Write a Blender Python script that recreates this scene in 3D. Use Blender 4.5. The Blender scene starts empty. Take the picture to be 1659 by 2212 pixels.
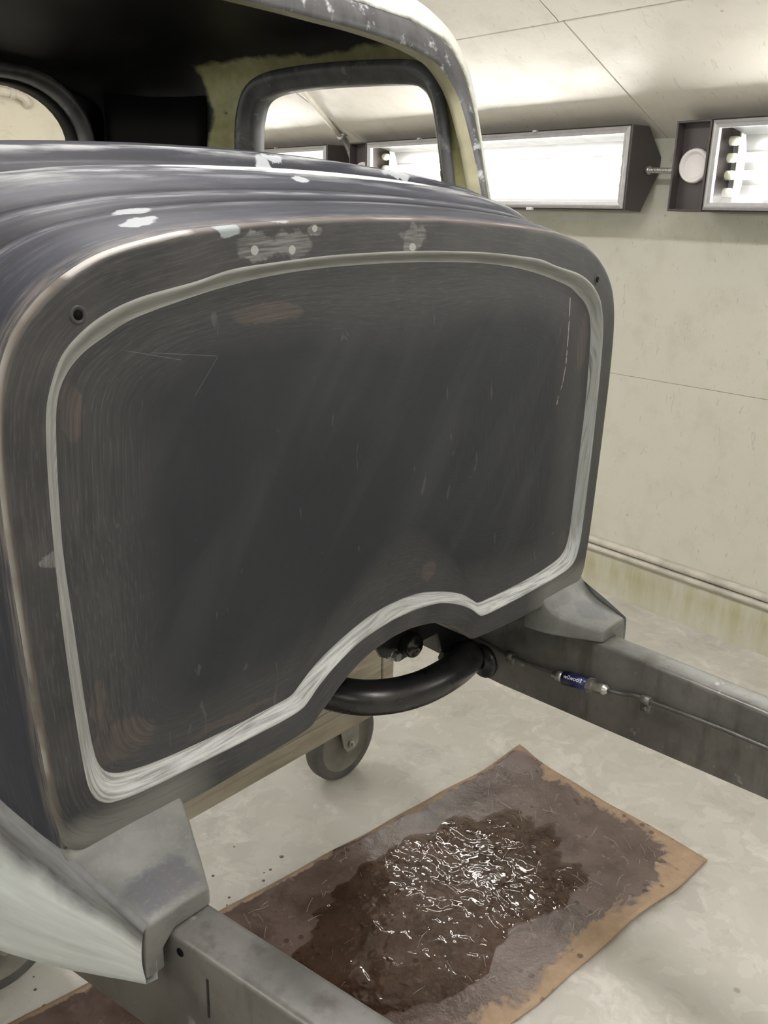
import bpy, bmesh, math, random
import numpy as np
from mathutils import Vector, Matrix, noise as mnoise
random.seed(7)
C = bpy.context.scene.collection
S = bpy.context.scene

# ------------------------------------------------------------------ camera, world, exposure
F_PX, PITCH, ROLL, YAW = 1919.06, 0.32133, 0.02668, 0.85256
ZO = 1.23                                   # height of the firewall's bolt holes above the floor
CAM = Vector((-0.7609, -0.6294, 0.0772 + ZO))
fw = Vector((math.sin(YAW)*math.cos(PITCH), math.cos(YAW)*math.cos(PITCH), -math.sin(PITCH)))
rt = Vector((math.cos(YAW), -math.sin(YAW), 0)); up = rt.cross(fw)
r2 = rt*math.cos(ROLL) + up*math.sin(ROLL); u2 = up*math.cos(ROLL) - rt*math.sin(ROLL)
cd = bpy.data.cameras.new('camera'); cam = bpy.data.objects.new('camera', cd); C.objects.link(cam)
cd.sensor_fit = 'VERTICAL'; cd.sensor_height = 36.0; cd.lens = F_PX/2212*36.0; cd.clip_start = 0.01
M = Matrix((r2, u2, -fw)).transposed().to_4x4(); M.translation = CAM; cam.matrix_world = M
S.camera = cam
w = bpy.data.worlds.new('world'); S.world = w; w.use_nodes = True
w.node_tree.nodes['Background'].inputs[0].default_value = (0.9, 0.92, 1, 1)
w.node_tree.nodes['Background'].inputs[1].default_value = 0.0
S.view_settings.view_transform = 'Standard'; S.view_settings.look = 'None'
S.view_settings.exposure = 0.5; S.view_settings.gamma = 1.0
TUBE_EMIT = 32.0

# ------------------------------------------------------------------ helpers
def tag(o, label=None, cat=None, group=None, kind=None):
    if label: o['label'] = label
    if cat: o['category'] = cat
    if group: o['group'] = group
    if kind: o['kind'] = kind
    return o
def empty(name, loc, label, cat, group=None):
    o = bpy.data.objects.new(name, None); C.objects.link(o); o.location = loc; o.empty_display_size = .05
    return tag(o, label, cat, group)
def wloc(o):
    v = Vector((0, 0, 0))
    while o: v += o.location; o = o.parent
    return v
def obj(name, me, mat, parent=None, smooth=True, bevel=0, seg=2, origin=None):
    """link mesh data given in world coordinates as one object under parent"""
    if isinstance(me, bmesh.types.BMesh):
        b = me; me = bpy.data.meshes.new(name); b.to_mesh(me); b.free()
    me.name = name
    mats = mat if isinstance(mat, (list, tuple)) else [mat]
    for m in mats: me.materials.append(m)
    o = bpy.data.objects.new(name, me); C.objects.link(o)
    base = Vector((0, 0, 0)) if origin is None else Vector(origin)
    if origin is not None: me.transform(Matrix.Translation(-base))
    if parent: o.parent = parent
    o.location = base - (wloc(parent) if parent else Vector((0, 0, 0)))
    if smooth: me.polygons.foreach_set('use_smooth', [True]*len(me.polygons))
    if bevel:
        bv = o.modifiers.new('bevel', 'BEVEL'); bv.width = bevel; bv.segments = seg; bv.limit_method = 'ANGLE'; bv.angle_limit = math.radians(35)
    return o
def autosmooth(o, ang=35):
    me = o.data; b = bmesh.new(); b.from_mesh(me)
    for e in b.edges:
        if len(e.link_faces) == 2 and e.calc_face_angle(0) > math.radians(ang): e.smooth = False
    b.to_mesh(me); b.free(); return o
def cr(p0, p1, p2, p3, t):
    p0, p1, p2, p3 = map(np.asarray, (p0, p1, p2, p3))
    return .5*((2*p1) + (-p0+p2)*t + (2*p0-5*p1+4*p2-p3)*t*t + (-p0+3*p1-3*p2+p3)*t**3)
def resample(keys, subs):
    """Catmull-Rom through keys, subs[i] steps in segment i"""
    K = [np.array(k, float) for k in keys]; out = []
    n = len(K)
    for i in range(n-1):
        a = K[i-1] if i else 2*K[0]-K[1]; d = K[i+2] if i+2 < n else 2*K[-1]-K[-2]
        for j in range(subs[i]): out.append(cr(a, K[i], K[i+1], d, j/subs[i]))
    out.append(K[-1]); return np.array(out)
def grid_mesh(P, closed_u=False, closed_v=False, attrs=None, flip=False):
    """P: (rows, cols, 3)"""
    P = np.asarray(P, float); R, Cc = P.shape[:2]
    idx = np.arange(R*Cc).reshape(R, Cc); f = []
    for i in range(R if closed_v else R-1):
        for j in range(Cc if closed_u else Cc-1):
            q = (idx[i, j], idx[i, (j+1) % Cc], idx[(i+1) % R, (j+1) % Cc], idx[(i+1) % R, j])
            f.append(tuple(int(k) for k in (q[::-1] if flip else q)))
    me = bpy.data.meshes.new('m'); me.from_pydata(P.reshape(-1, 3).tolist(), [], f)
    for k, a in (attrs or {}).items(): add_attr(me, k, a)
    me.update(); return me
def add_attr(me, name, a):
    a = np.asarray(a, float)
    if a.ndim >= 2 and a.shape[-1] == 3 and a.size == 3*len(me.vertices):
        at = me.attributes.new(name, 'FLOAT_VECTOR', 'POINT'); at.data.foreach_set('vector', a.reshape(-1))
    else:
        at = me.attributes.new(name, 'FLOAT', 'POINT'); at.data.foreach_set('value', a.reshape(-1))
def tube_mesh(path, r, n=12, cap=True):
    path = [Vector(p) for p in path]; N = len(path); rows = []
    rr = r if hasattr(r, '__len__') else [r]*N
    t0 = (path[1]-path[0]).normalized(); ref = Vector((0, 0, 1)) if abs(t0.z) < .9 else Vector((1, 0, 0))
    nrm = (ref - t0*ref.dot(t0)).normalized()
    for i in range(N):
        t = (path[min(i+1, N-1)] - path[max(i-1, 0)]).normalized()
        nrm = (nrm - t*nrm.dot(t)).normalized(); b = t.cross(nrm)
        rows.append([tuple(path[i] + (nrm*math.cos(a) + b*math.sin(a))*rr[i]) for a in [2*math.pi*k/n for k in range(n)]])
    me = grid_mesh(rows, closed_u=True)
    if cap:
        b = bmesh.new(); b.from_mesh(me); b.verts.ensure_lookup_table()
        b.faces.new([b.verts[k] for k in range(n)][::-1]); b.faces.new([b.verts[(N-1)*n+k] for k in range(n)])
        bmesh.ops.recalc_face_normals(b, faces=b.faces); b.to_mesh(me); b.free()
    return me
def curve_pts(keys, n=8): return resample(keys, [n]*(len(keys)-1)).tolist()
def prism(poly, d0, d1, place):
    """poly (a,b) list extruded from d0 to d1; place(a,b,d)->xyz"""
    n = len(poly); v = [place(a, b, d0) for a, b in poly] + [place(a, b, d1) for a, b in poly]
    f = [tuple(range(n))[::-1], tuple(range(n, 2*n))] + [(i, (i+1) % n, n+(i+1) % n, n+i) for i in range(n)]
    me = bpy.data.meshes.new('m'); me.from_pydata([tuple(x) for x in v], [], f)
    b = bmesh.new(); b.from_mesh(me); bmesh.ops.recalc_face_normals(b, faces=b.faces); b.to_mesh(me); b.free(); return me
def box(x0, x1, y0, y1, z0, z1, place=lambda a, b, c: (a, b, c)):
    return prism([(x0, y0), (x1, y0), (x1, y1), (x0, y1)], z0, z1, lambda a, b, d: place(a, b, d))
def lathe(profile, origin, axis, n=24):
    """profile [(r, h)] turned about axis at origin"""
    axis = Vector(axis).normalized(); origin = Vector(origin)
    ref = Vector((0, 0, 1)) if abs(axis.z) < .9 else Vector((1, 0, 0)); a = axis.cross(ref).normalized(); b = axis.cross(a)
    rows = [[tuple(origin + axis*h + (a*math.cos(t) + b*math.sin(t))*max(r, 1e-5)) for t in [2*math.pi*k/n for k in range(n)]] for r, h in profile]
    me = grid_mesh(rows, closed_u=True)
    bb = bmesh.new(); bb.from_mesh(me); bmesh.ops.remove_doubles(bb, verts=bb.verts, dist=3e-5); bmesh.ops.recalc_face_normals(bb, faces=bb.faces); bb.to_mesh(me); bb.free()
    return me
def join(meshes):
    b = bmesh.new()
    for m in meshes: b.from_mesh(m)
    me = bpy.data.meshes.new('m'); b.to_mesh(me); b.free(); return me

# ------------------------------------------------------------------ material node helper
class NT:
    def __init__(s, name):
        s.m = bpy.data.materials.new(name); s.m.use_nodes = True; s.t = s.m.node_tree; s.t.nodes.clear()
        s.out = s.t.nodes.new('ShaderNodeOutputMaterial')
    def n(s, kind, ins=None, **kw):
        nd = s.t.nodes.new('ShaderNode'+kind)
        for k, v in kw.items(): setattr(nd, k, v)
        for k, v in (ins or {}).items(): s.set(nd.inputs[k], v)
        return nd
    def set(s, inp, v):
        if isinstance(v, bpy.types.NodeSocket): s.t.links.new(v, inp)
        elif isinstance(v, bpy.types.Node): s.t.links.new(v.outputs[0], inp)
        else:
            if inp.type == 'RGBA' and len(v) == 3: v = (*v, 1)
            inp.default_value = v
    def math(s, op, a, b=0.0, c=None, clamp=False):
        nd = s.n('Math', {0: a, 1: b}, operation=op, use_clamp=clamp)
        if c is not None: s.set(nd.inputs[2], c)
        return nd.outputs[0]
    def mul(s, a, b): return s.math('MULTIPLY', a, b)
    def add(s, a, b): return s.math('ADD', a, b)
    def sub(s, a, b): return s.math('SUBTRACT', a, b)
    def mx(s, a, b): return s.math('MAXIMUM', a, b)
    def attr(s, name, vec=False):
        a = s.n('Attribute', attribute_name=name); return a.outputs['Vector'] if vec else a.outputs['Fac']
    def pos(s): return s.n('NewGeometry').outputs['Position']
    def objc(s): return s.n('TexCoord').outputs['Object']
    def xyz(s, v): return s.n('SeparateXYZ', {0: v}).outputs
    def scale(s, v, sc, off=(0, 0, 0)):
        return s.n('Mapping', {'Vector': v, 'Scale': sc, 'Location': off}).outputs[0]
    def noise(s, v, scale=5.0, detail=4.0, rough=.55, dist=0.0, col=False):
        nd = s.n('TexNoise', {'Vector': v, 'Scale': scale, 'Detail': detail, 'Roughness': rough, 'Distortion': dist})
        return nd.outputs[1 if col else 0]
    def voro(s, v, scale, feature='F1', out=0, rnd=1.0):
        nd = s.n('TexVoronoi', {'Vector': v, 'Scale': scale, 'Randomness': rnd}, feature=feature); return nd.outputs[out]
    def rng(s, v, a, b, c=0.0, d=1.0, smooth=False):
        nd = s.n('MapRange', {0: v, 1: a, 2: b, 3: c, 4: d}); nd.clamp = True
        if smooth: nd.interpolation_type = 'SMOOTHSTEP'
        return nd.outputs[0]
    def mix(s, f, a, b):
        nd = s.n('Mix', data_type='RGBA')
        s.set(nd.inputs[0], f); s.set(nd.inputs[6], a); s.set(nd.inputs[7], b); return nd.outputs[2]
    def bump(s, h, strength=.2, dist=.01, normal=None):
        d = {'Height': h, 'Strength': strength, 'Distance': dist}
        nd = s.n('Bump', d)
        if normal is not None: s.set(nd.inputs['Normal'], normal)
        return nd.outputs[0]
    def pbr(s, col, rough=.5, metal=0.0, normal=None, spec=.5, **kw):
        p = s.n('BsdfPrincipled', {'Base Color': col, 'Roughness': rough, 'Metallic': metal, 'Specular IOR Level': spec})
        if normal is not None: s.set(p.inputs['Normal'], normal)
        for k, v in kw.items(): s.set(p.inputs[k], v)
        s.t.links.new(p.outputs[0], s.out.inputs[0]); return s.m
def plain(name, col, rough=.5, metal=0.0, var=.15, scale=30.0, bumps=.05, spec=.5):
    k = NT(name); p = k.pos(); n = k.noise(p, scale, 5)
    c = k.mix(k.rng(n, .3, .7), tuple(x*(1-var) for x in col), tuple(min(1, x*(1+var)) for x in col))
    return k.pbr(c, k.rng(n, .2, .8, max(.02, rough-.08), min(1, rough+.08)), metal, k.bump(n, bumps, .003), spec)

# ------------------------------------------------------------------ materials: setting
def m_osb(name, base, dirty, seam_dirt=0.0, low=False):
    k = NT(name); p = k.pos()
    flakes = k.voro(k.n('VectorMath', {0: p, 1: k.noise(p, 6, 2, col=True)}, operation='ADD').outputs[0], 26, 'F1', 1)
    fv = k.xyz(flakes)[0]
    big = k.noise(p, 1.3, 4); mid = k.noise(p, 9, 5, .6); fine = k.noise(p, 70, 4, .6)
    sc = k.noise(k.scale(p, (9, 60, 22)), 1.0, 3, .6, 1.5)
    c = k.mix(k.rng(big, .35, .7), base, tuple(a*.75+b*.25 for a, b in zip(base, dirty)))
    c = k.mix(k.mul(k.rng(mid, .50, .72), .40), c, dirty)
    c = k.mix(k.mul(k.rng(sc, .63, .70), .30), c, tuple(x*.55 for x in dirty))
    spots = k.voro(p, 9.0, 'F1', 0)
    c = k.mix(k.mul(k.rng(spots, .05, .02), .45), c, tuple(x*.35 for x in dirty))
    if low:
        z = k.xyz(p)[2]
        drip = k.noise(k.scale(p, (14, 14, 2.2)), 1.0, 4, .6)
        mk = k.mul(k.rng(z, .20, .10, 0, 1), k.rng(z, .02, .10, .45, 1))
        c = k.mix(k.mul(mk, k.rng(drip, .38, .62, .15, .8)), c, (.36, .33, .17))
    h = k.add(k.mul(fv, .5), k.add(k.mul(mid, .6), k.mul(fine, .25)))
    return k.pbr(c, k.rng(mid, .3, .7, .38, .6), 0, k.bump(h, .22, .006), .4)
M_WALL = m_osb('painted_board_wall', (.59, .585, .515), (.44, .44, .34), low=True)
M_CEIL = m_osb('painted_board_ceiling', (.78, .75, .69), (.58, .55, .48))
M_BACKW = m_osb('painted_board_back', (.74, .70, .58), (.58, .54, .42))
def m_floor():
    k = NT('painted_floor'); p = k.pos()
    big = k.noise(p, 1.1, 5, .6); mid = k.noise(p, 7, 6, .65, .6); fine = k.noise(p, 55, 4, .6)
    warp = k.n('VectorMath', {0: p, 1: k.n('VectorMath', {0: k.noise(p, 9, 3, col=True), 'Scale': .16}, operation='SCALE').outputs[0]}, operation='ADD').outputs[0]
    fl1 = k.xyz(k.voro(warp, 30, 'F1', 1))[0]; fl2 = k.xyz(k.voro(warp, 15, 'F1', 1))[1]; chip = k.noise(warp, 6, 6, .68)
    c = k.mix(k.rng(big, .35, .68), (.57, .555, .515), (.43, .425, .39))
    c = k.mix(k.mul(k.rng(fl1, .55, 1.0), .28), c, (.70, .68, .64)); c = k.mix(k.mul(k.rng(fl2, .6, 1.0), .28), c, (.36, .35, .31))
    c = k.mix(k.mul(k.rng(chip, .55, .66), .55), c, (.76, .74, .70)); c = k.mix(k.mul(k.rng(chip, .42, .32), .5), c, (.32, .305, .27))
    sp = k.voro(p, 7.0, 'F1', 0); c = k.mix(k.mul(k.rng(sp, .055, .03), .6), c, (.2, .18, .15))
    h = k.add(k.mul(mid, .6), k.mul(fine, .4))
    return k.pbr(c, k.rng(mid, .3, .7, .32, .55), 0, k.bump(h, .18, .004), .45)
M_FLOOR = m_floor()
M_TRIM = plain('painted_trim', (.50, .48, .42), .5, 0, .2, 14, .2)

# ------------------------------------------------------------------ setting (room is turned 7.6 degrees to the car)
WY = 0.13205
UX = Vector((math.cos(WY), -math.sin(WY), 0)); VX = Vector((math.sin(WY), math.cos(WY), 0))
def room(u, v, z): return tuple(UX*u + VX*v + Vector((0, 0, z)))
def toroom(x, y): return (x*UX.x + y*UX.y, x*VX.x + y*VX.y)
UW, VB, VF, ZT, SL = 1.95, 4.25, -2.6, 1.56, .45
def struct(o): return tag(o, kind='structure')
fl = struct(obj('floor', box(-UW-.06, UW+.06, VF-.06, VB+.06, -.05, 0, room), M_FLOOR, smooth=False))
def wall_panels(parent, u_in, sgn):
    # painted boards with fine joints: a horizontal joint at 0.81 m, butt joints along the run
    vs = [VF, -.3, 2.15, VB]
    for i in range(3):
        for z0, z1 in ((0.0, .8096), (.8106, ZT)):
            obj('wall_board', box(u_in, u_in+sgn*.02, vs[i]+.0006, vs[i+1]-.0006, z0, z1, room), M_WALL, parent, False, .0006, 1)
wr = struct(obj('wall_right', box(UW+.02, UW+.06, VF, VB, 0, ZT+.05, room), M_WALL, smooth=False)); wall_panels(wr, UW, 1)
wl = struct(obj('wall_left', box(-UW-.06, -UW-.02, VF, VB, 0, ZT+.05, room), M_WALL, smooth=False)); wall_panels(wl, -UW, -1)
ZR = ZT + SL*UW
gable = [(-UW-.02, 0), (UW+.02, 0), (UW+.02, ZT+.05), (0, ZR+.08), (-UW-.02, ZT+.05)]
struct(obj('wall_back', prism(gable, VB, VB+.06, lambda a, b, d: room(a, d, b)), M_BACKW, smooth=False))
struct(obj('wall_front', prism(gable, VF-.06, VF, lambda a, b, d: room(a, d, b)), M_BACKW, smooth=False))
cl = struct(obj('ceiling', prism([(-UW-.06, ZT+.02-.06*SL), (0, ZR+.02), (UW+.06, ZT+.02-.06*SL), (UW+.06, ZT+.1), (0, ZR+.1), (-UW-.06, ZT+.1)], VF, VB, lambda a, b, d: room(a, d, b)), M_CEIL, smooth=False))
for sg in (1, -1):
    us = [UW+.02, 1.40, .20, 0.0]
    for i in range(3):
        vs = [VF, -1.47, .97, 2.36, VB] if i == 0 else ([VF, -1.47, .985, 3.4, VB] if i == 1 else [VF, .97, VB])
        for j in range(len(vs)-1):
            a, b = us[i]-.0015, us[i+1]+.0015
            poly = [(sg*a, ZT+(UW-a)*SL), (sg*b, ZT+(UW-b)*SL), (sg*b, ZT+(UW-b)*SL+.022), (sg*a, ZT+(UW-a)*SL+.022)]
            dz = random.uniform(-.001, .001)
            obj('ceiling_board', prism([(q[0], q[1]+dz) for q in poly], vs[j]+.0015, vs[j+1]-.0015, lambda a, b, d: room(a, d, b)), M_CEIL, cl, False, .002, 1)
# double moulding low on the right wall
t1 = []
for zc, r in ((.196, .014), (.168, .012)):
    prof = [(UW, zc-r), (UW-.010, zc-r*.9), (UW-.018, zc-r*.4), (UW-.019, zc+r*.3), (UW-.013, zc+r*.85), (UW, zc+r)]
    t1.append(prism(prof, VF, VB, lambda a, b, d: room(a, d, b)))
struct(obj('trim_1', join(t1), M_TRIM, bevel=.003))

# ------------------------------------------------------------------ light fixtures
M_HOUS = plain('fixture_brown_grey_enamel', (.066, .055, .055), .45, 0, .12, 40, .05)
M_ALU = plain('fixture_aluminium', (.40, .40, .41), .38, .35, .08, 60, .04)
M_REFL = plain('fixture_white_reflector', (.06, .06, .059), .35, 0, .03, 20, .02)
M_WPL = plain('white_plastic', (.72, .70, .70), .35, 0, .04, 20, .02)
M_HOLD = plain('lamp_holder_plastic', (.75, .76, .62), .4, 0, .04, 20, .02)
M_GALV = plain('galvanised_conduit', (.45, .45, .44), .38, .7, .15, 50, .1)
M_PAINTC = plain('painted_conduit', (.62, .58, .50), .5, 0, .1, 30, .1)
k = NT('fluorescent_tube'); e = k.n('Emission', {'Color': (1, .963, .943, 1), 'Strength': TUBE_EMIT}); k.t.links.new(e.outputs[0], k.out.inputs[0]); M_TUBE = k.m
k = NT('fixture_glass'); tr = k.n('BsdfTransparent', {'Color': (.96, .97, .95, 1)}); gl = k.n('BsdfGlossy', {'Color': (1, 1, 1, 1), 'Roughness': .06})
fr = k.n('Fresnel', {'IOR': 1.45}); ff_ = k.mul(fr.outputs[0], k.sub(1.0, k.n('NewGeometry').outputs['Backfacing'])); ms = k.n('MixShader', {0: ff_, 1: tr.outputs[0], 2: gl.outputs[0]}); k.t.links.new(ms.outputs[0], k.out.inputs[0]); M_GLASS = k.m
ZB_, ZT_ = 1.343, 1.588
def fixture(v0, side, label, detail=True):
    P = lambda d, z, v: room(side*(UW-d), v, z)
    PB = lambda d, v, z: room(side*(UW-d), v, z)
    L1, L2 = v0+1.248, v0+1.358
    root = empty('light_fixture', room(side*UW, v0+.68, ZB_), label, 'light fixture', 'fluorescent booth lights along the walls')
    hex_ = [(.168, ZB_), (.168, ZT_), (.083, ZT_+.001), (.001, 1.505), (.001, 1.464), (.083, ZB_-.003)]
    # folded sheet housing: outer skin and an open trough
    sk = [(.168, ZB_), (.083, ZB_-.003), (.001, 1.464), (.001, 1.505), (.083, ZT_+.001), (.168, ZT_)]
    ins = [(.164, ZT_-.004), (.085, ZT_-.004), (.006, 1.502), (.006, 1.467), (.085, ZB_+.002), (.164, ZB_+.004)]
    obj('housing', prism(sk+ins, v0+.004, L1-.001, P), M_HOUS, root, False)
    obj('end_cap', prism(hex_, v0-.002, v0+.004, P), M_HOUS, root, False, .002)
    # shallow tray with raised rim beside the lens
    tray = empty if False else None
    tb = join([prism([(.130, ZB_), (.136, ZB_), (.136, ZT_), (.130, ZT_)], L1, L2, P),
               box(.06, .172, L2-.006, L2, ZB_, ZT_, PB), box(.06, .172, L1-.001, L1+.006, ZB_, ZT_, PB),
               box(.06, .172, L1, L2, ZB_, ZB_+.006, PB), box(.06, .172, L1, L2, ZT_-.006, ZT_, PB),
               prism([(.0, 1.464), (.083, ZB_), (.13, ZB_), (.13, ZT_), (.083, ZT_), (.0, 1.505)], L1, L2, P)])
    obj('junction_tray', tb, M_HOUS, root, False, .002, 2)
    c = Vector(P(.136, 1.468, (L1+L2)/2)); ax = -UX*side
    obj('cover_disc', lathe([(0, .004), (.030, .004), (.034, .006), (.037, .012), (.042, .016), (.046, .014), (.048, .006), (.048, 0), (0, 0)], c, ax, 32), M_WPL, root)
    # reflector trough
    rf = [(.150, ZB_+.020), (.060, ZB_+.035), (.045, ZB_+.075), (.045, ZT_-.075), (.060, ZT_-.035), (.150, ZT_-.020), (.153, ZT_-.016), (.055, ZT_-.030), (.040, ZT_-.073), (.040, ZB_+.073), (.055, ZB_+.030), (.153, ZB_+.016)]
    obj('reflector', prism(rf, v0+.012, L1-.045, P), M_REFL, root, False)
    obj('reflector_end', join([box(.04, .085, L1-.046, L1-.042, ZB_+.016, ZT_-.016, PB), box(.04, .045, L1-.044, L1-.004, ZB_+.016, ZT_-.016, PB)]), M_ALU, root, False)
    # aluminium lens frame of four mitred bars
    fwid = .020
    def bar(a0, a1, horiz, zc):
        pr = [(.156, 0), (.170, 0), (.176, fwid*.35), (.172, fwid*.55), (.170, fwid), (.156, fwid)]
        return pr
    for zz, sg in ((ZB_+.004, 1), (ZT_-.004, -1)):
        n = 6; pr = bar(0, 0, 0, 0)
        a = [P(d, zz+sg*h, v0+.006+h) for d, h in pr]; b = [P(d, zz+sg*h, L1-.004-h) for d, h in pr]
        me = bpy.data.meshes.new('m'); me.from_pydata(a+b, [], [tuple(range(n)), tuple(range(n, 2*n))[::-1]]+[(i, (i+1) % n, n+(i+1) % n, n+i) for i in range(n)])
        obj('lens_frame_bar', me, M_ALU, root, False)
    for vv, sg in ((v0+.006, 1), (L1-.004, -1)):
        n = 6; pr = bar(0, 0, 0, 0)
        a = [P(d, ZB_+.004+h, vv+sg*h) for d, h in pr]; b = [P(d, ZT_-.004-h, vv+sg*h) for d, h in pr]
        me = bpy.data.meshes.new('m'); me.from_pydata(a+b, [], [tuple(range(n)), tuple(range(n, 2*n))[::-1]]+[(i, (i+1) % n, n+(i+1) % n, n+i) for i in range(n)])
        obj('lens_frame_bar', me, M_ALU, root, False)
    g = obj('lens_pane', box(.160, .163, v0+.015, L1-.013, ZB_+.012, ZT_-.012, PB), M_GLASS, root, False)
    for q in (.30, .75):
        obj('latch', box(.166, .178, v0+1.248*q-.012, v0+1.248*q+.012, ZB_-.003, ZB_+.006, PB), M_WPL, root, False, .001)
        obj('latch', box(.166, .178, v0+1.248*q-.008, v0+1.248*q+.008, ZT_-.006, ZT_+.001, PB), M_ALU, root, False, .001)
    for i, zc in enumerate((1.535, 1.490, 1.443, 1.396)):
        for e0, dv in ((v0+.016, 1), (L1-.022, -1)):
            obj('lamp_holder', lathe([(0, 0), (.013, 0), (.013, .018), (.010, .026), (0, .026)], P(.095, zc, e0), VX*dv, 14), M_HOLD, root)
        if i in (1, 2):
            obj('fluorescent_tube', lathe([(0, 0), (.0125, 0), (.0125, L1-v0-.10), (0, L1-v0-.10)], P(.095, zc, v0+.040), VX, 10), M_TUBE, root)
    return root
FV = [2.495, .985, -.525, -2.035]
fixture(FV[0], 1, 'fluorescent light on right wall glimpsed through the far side window, cut by the cowl')
fixture(FV[1], 1, 'long fluorescent light on right wall standing directly behind the windshield pillar')
fixture(FV[2], 1, 'fluorescent light at the right edge with a white disc on its dark tray')
fixture(FV[3], 1, 'fluorescent light on right wall nearest the booth front')
for i, v in enumerate(FV):  # left row is out of view, added to raise the room's brightness
    fixture(v-.12, -1, ['fluorescent light on left wall farthest back beside the car', 'fluorescent light on left wall beside the cabin', 'fluorescent light on left wall beside the firewall', 'fluorescent light on left wall nearest the booth front'][i])
def ridge_fill_light(v, label):  # unseen strip lights added to brighten the booth
    root = empty('ceiling_light', room(0, v, ZR-.25), label, 'light fixture', 'strip lights under the roof ridge')
    P = lambda a, b, d: room(a, d, b)
    tray_ = [(-.16, ZR-.20), (-.16, ZR-.12), (-.05, ZR-.03), (.05, ZR-.03), (.16, ZR-.12), (.16, ZR-.20), (.15, ZR-.20), (.15, ZR-.125), (.045, ZR-.04), (-.045, ZR-.04), (-.15, ZR-.125), (-.15, ZR-.20)]
    obj('housing', prism(tray_, v-.65, v+.65, P), M_HOUS, root, False)
    for e in (-1, 1): obj('end_plate', prism([(-.16, ZR-.20), (-.16, ZR-.12), (-.05, ZR-.03), (.05, ZR-.03), (.16, ZR-.12), (.16, ZR-.20)], v+e*.65, v+e*.655, P), M_HOUS, root, False)
    obj('reflector', prism([(-.148, ZR-.13), (.148, ZR-.13), (.148, ZR-.127), (-.148, ZR-.127)], v-.64, v+.64, P), M_WPL, root, False)
    for a in (-.10, -.035, .035, .10):
        obj('fluorescent_tube', lathe([(0, 0), (.0125, 0), (.0125, 1.2), (0, 1.2)], room(a, v-.6, ZR-.165), VX, 10), M_TUBE, root)
ridge_fill_light(-1.7, 'strip light under the ridge near the booth front')
ridge_fill_light(.1, 'strip light under the ridge above the firewall')
ridge_fill_light(2.6, 'strip light under the ridge behind the cabin')
def flex(path, r=.008, pitch=.0055):
    pts = curve_pts(path, 14); L = [0]
    for a, b in zip(pts, pts[1:]): L.append(L[-1]+(Vector(b)-Vector(a)).length)
    n = int(L[-1]/(pitch/4)); out = []; rad = []
    for i in range(n+1):
        s = L[-1]*i/n; j = max(k for k in range(len(L)) if L[k] <= s+1e-9); j = min(j, len(L)-2)
        out.append(Vector(pts[j]).lerp(Vector(pts[j+1]), (s-L[j])/(L[j+1]-L[j]))); rad.append(r*(1+.10*math.sin(2*math.pi*i/4)))
    return tube_mesh(out, rad, 12)
def conduit(va, vb, label):
    root = empty('flexible_conduit', room(UW-.07, va, 1.46), label, 'conduit')
    obj('hose', flex([room(UW-.072, va, 1.463), room(UW-.071, va-.05, 1.462), room(UW-.068, vb+.03, 1.460), room(UW-.066, vb, 1.459)]), M_GALV, root)
    obj('fitting', lathe([(0, 0), (.013, 0), (.013, .010), (.010, .013), (0, .013)], room(UW-.072, va, 1.463), -VX, 16), M_GALV, root)
conduit(FV[1]-.002, FV[2]+1.358, 'short ribbed metal conduit between the two right-hand wall lights')
rc = empty('ceiling_conduit', room(1.80, 2.43, 1.62), 'thin pale conduit running down the sloped ceiling between two lights', 'conduit')
cz = lambda u: ZT+(UW-u)*SL-.012
obj('pipe', tube_mesh(curve_pts([room(.9, 2.0, cz(.9)), room(1.3, 2.19, cz(1.3)), room(1.52, 2.29, cz(1.52)), room(1.80, 2.425, cz(1.80))], 4), .0095, 10), M_PAINTC, rc)
obj('hose', flex([room(1.80, 2.425, cz(1.80)), room(1.86, 2.455, cz(1.86)-.006), room(1.90, 2.46, 1.50), room(1.91, 2.45, 1.40)], .011, .007), M_GALV, rc)
obj('clamp', join([lathe([(.009, -.012), (.015, -.012), (.016, 0), (.015, .012), (.009, .012)], room(1.80, 2.425, cz(1.80)), Vector(room(1.80, 2.425, cz(1.80)))-Vector(room(1.52, 2.29, cz(1.52))), 14),
     box(1.785, 1.815, 2.395, 2.455, cz(1.8)+.004, cz(1.8)+.012, room)]), M_GALV, rc)
# conduit on the back wall, seen through the rear window
bc = empty('wall_conduit', room(1.1, VB-.03, 1.83), 'cream painted pipe with elbow on back wall, seen through the rear window', 'conduit')
obj('pipe', tube_mesh(curve_pts([room(-.6, VB-.05, 1.90), room(.4, VB-.05, 1.875), room(1.02, VB-.05, 1.850), room(1.12, VB-.05, 1.842), room(1.165, VB-.045, 1.825), room(1.18, VB-.03, 1.808), room(1.182, VB-.002, 1.803)], 6), .021, 14), M_PAINTC, bc)
obj('elbow_collar', lathe([(.021, -.015), (.026, -.013), (.026, .013), (.021, .015)], room(1.10, VB-.05, 1.844), UX, 16), M_PAINTC, bc)

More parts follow.
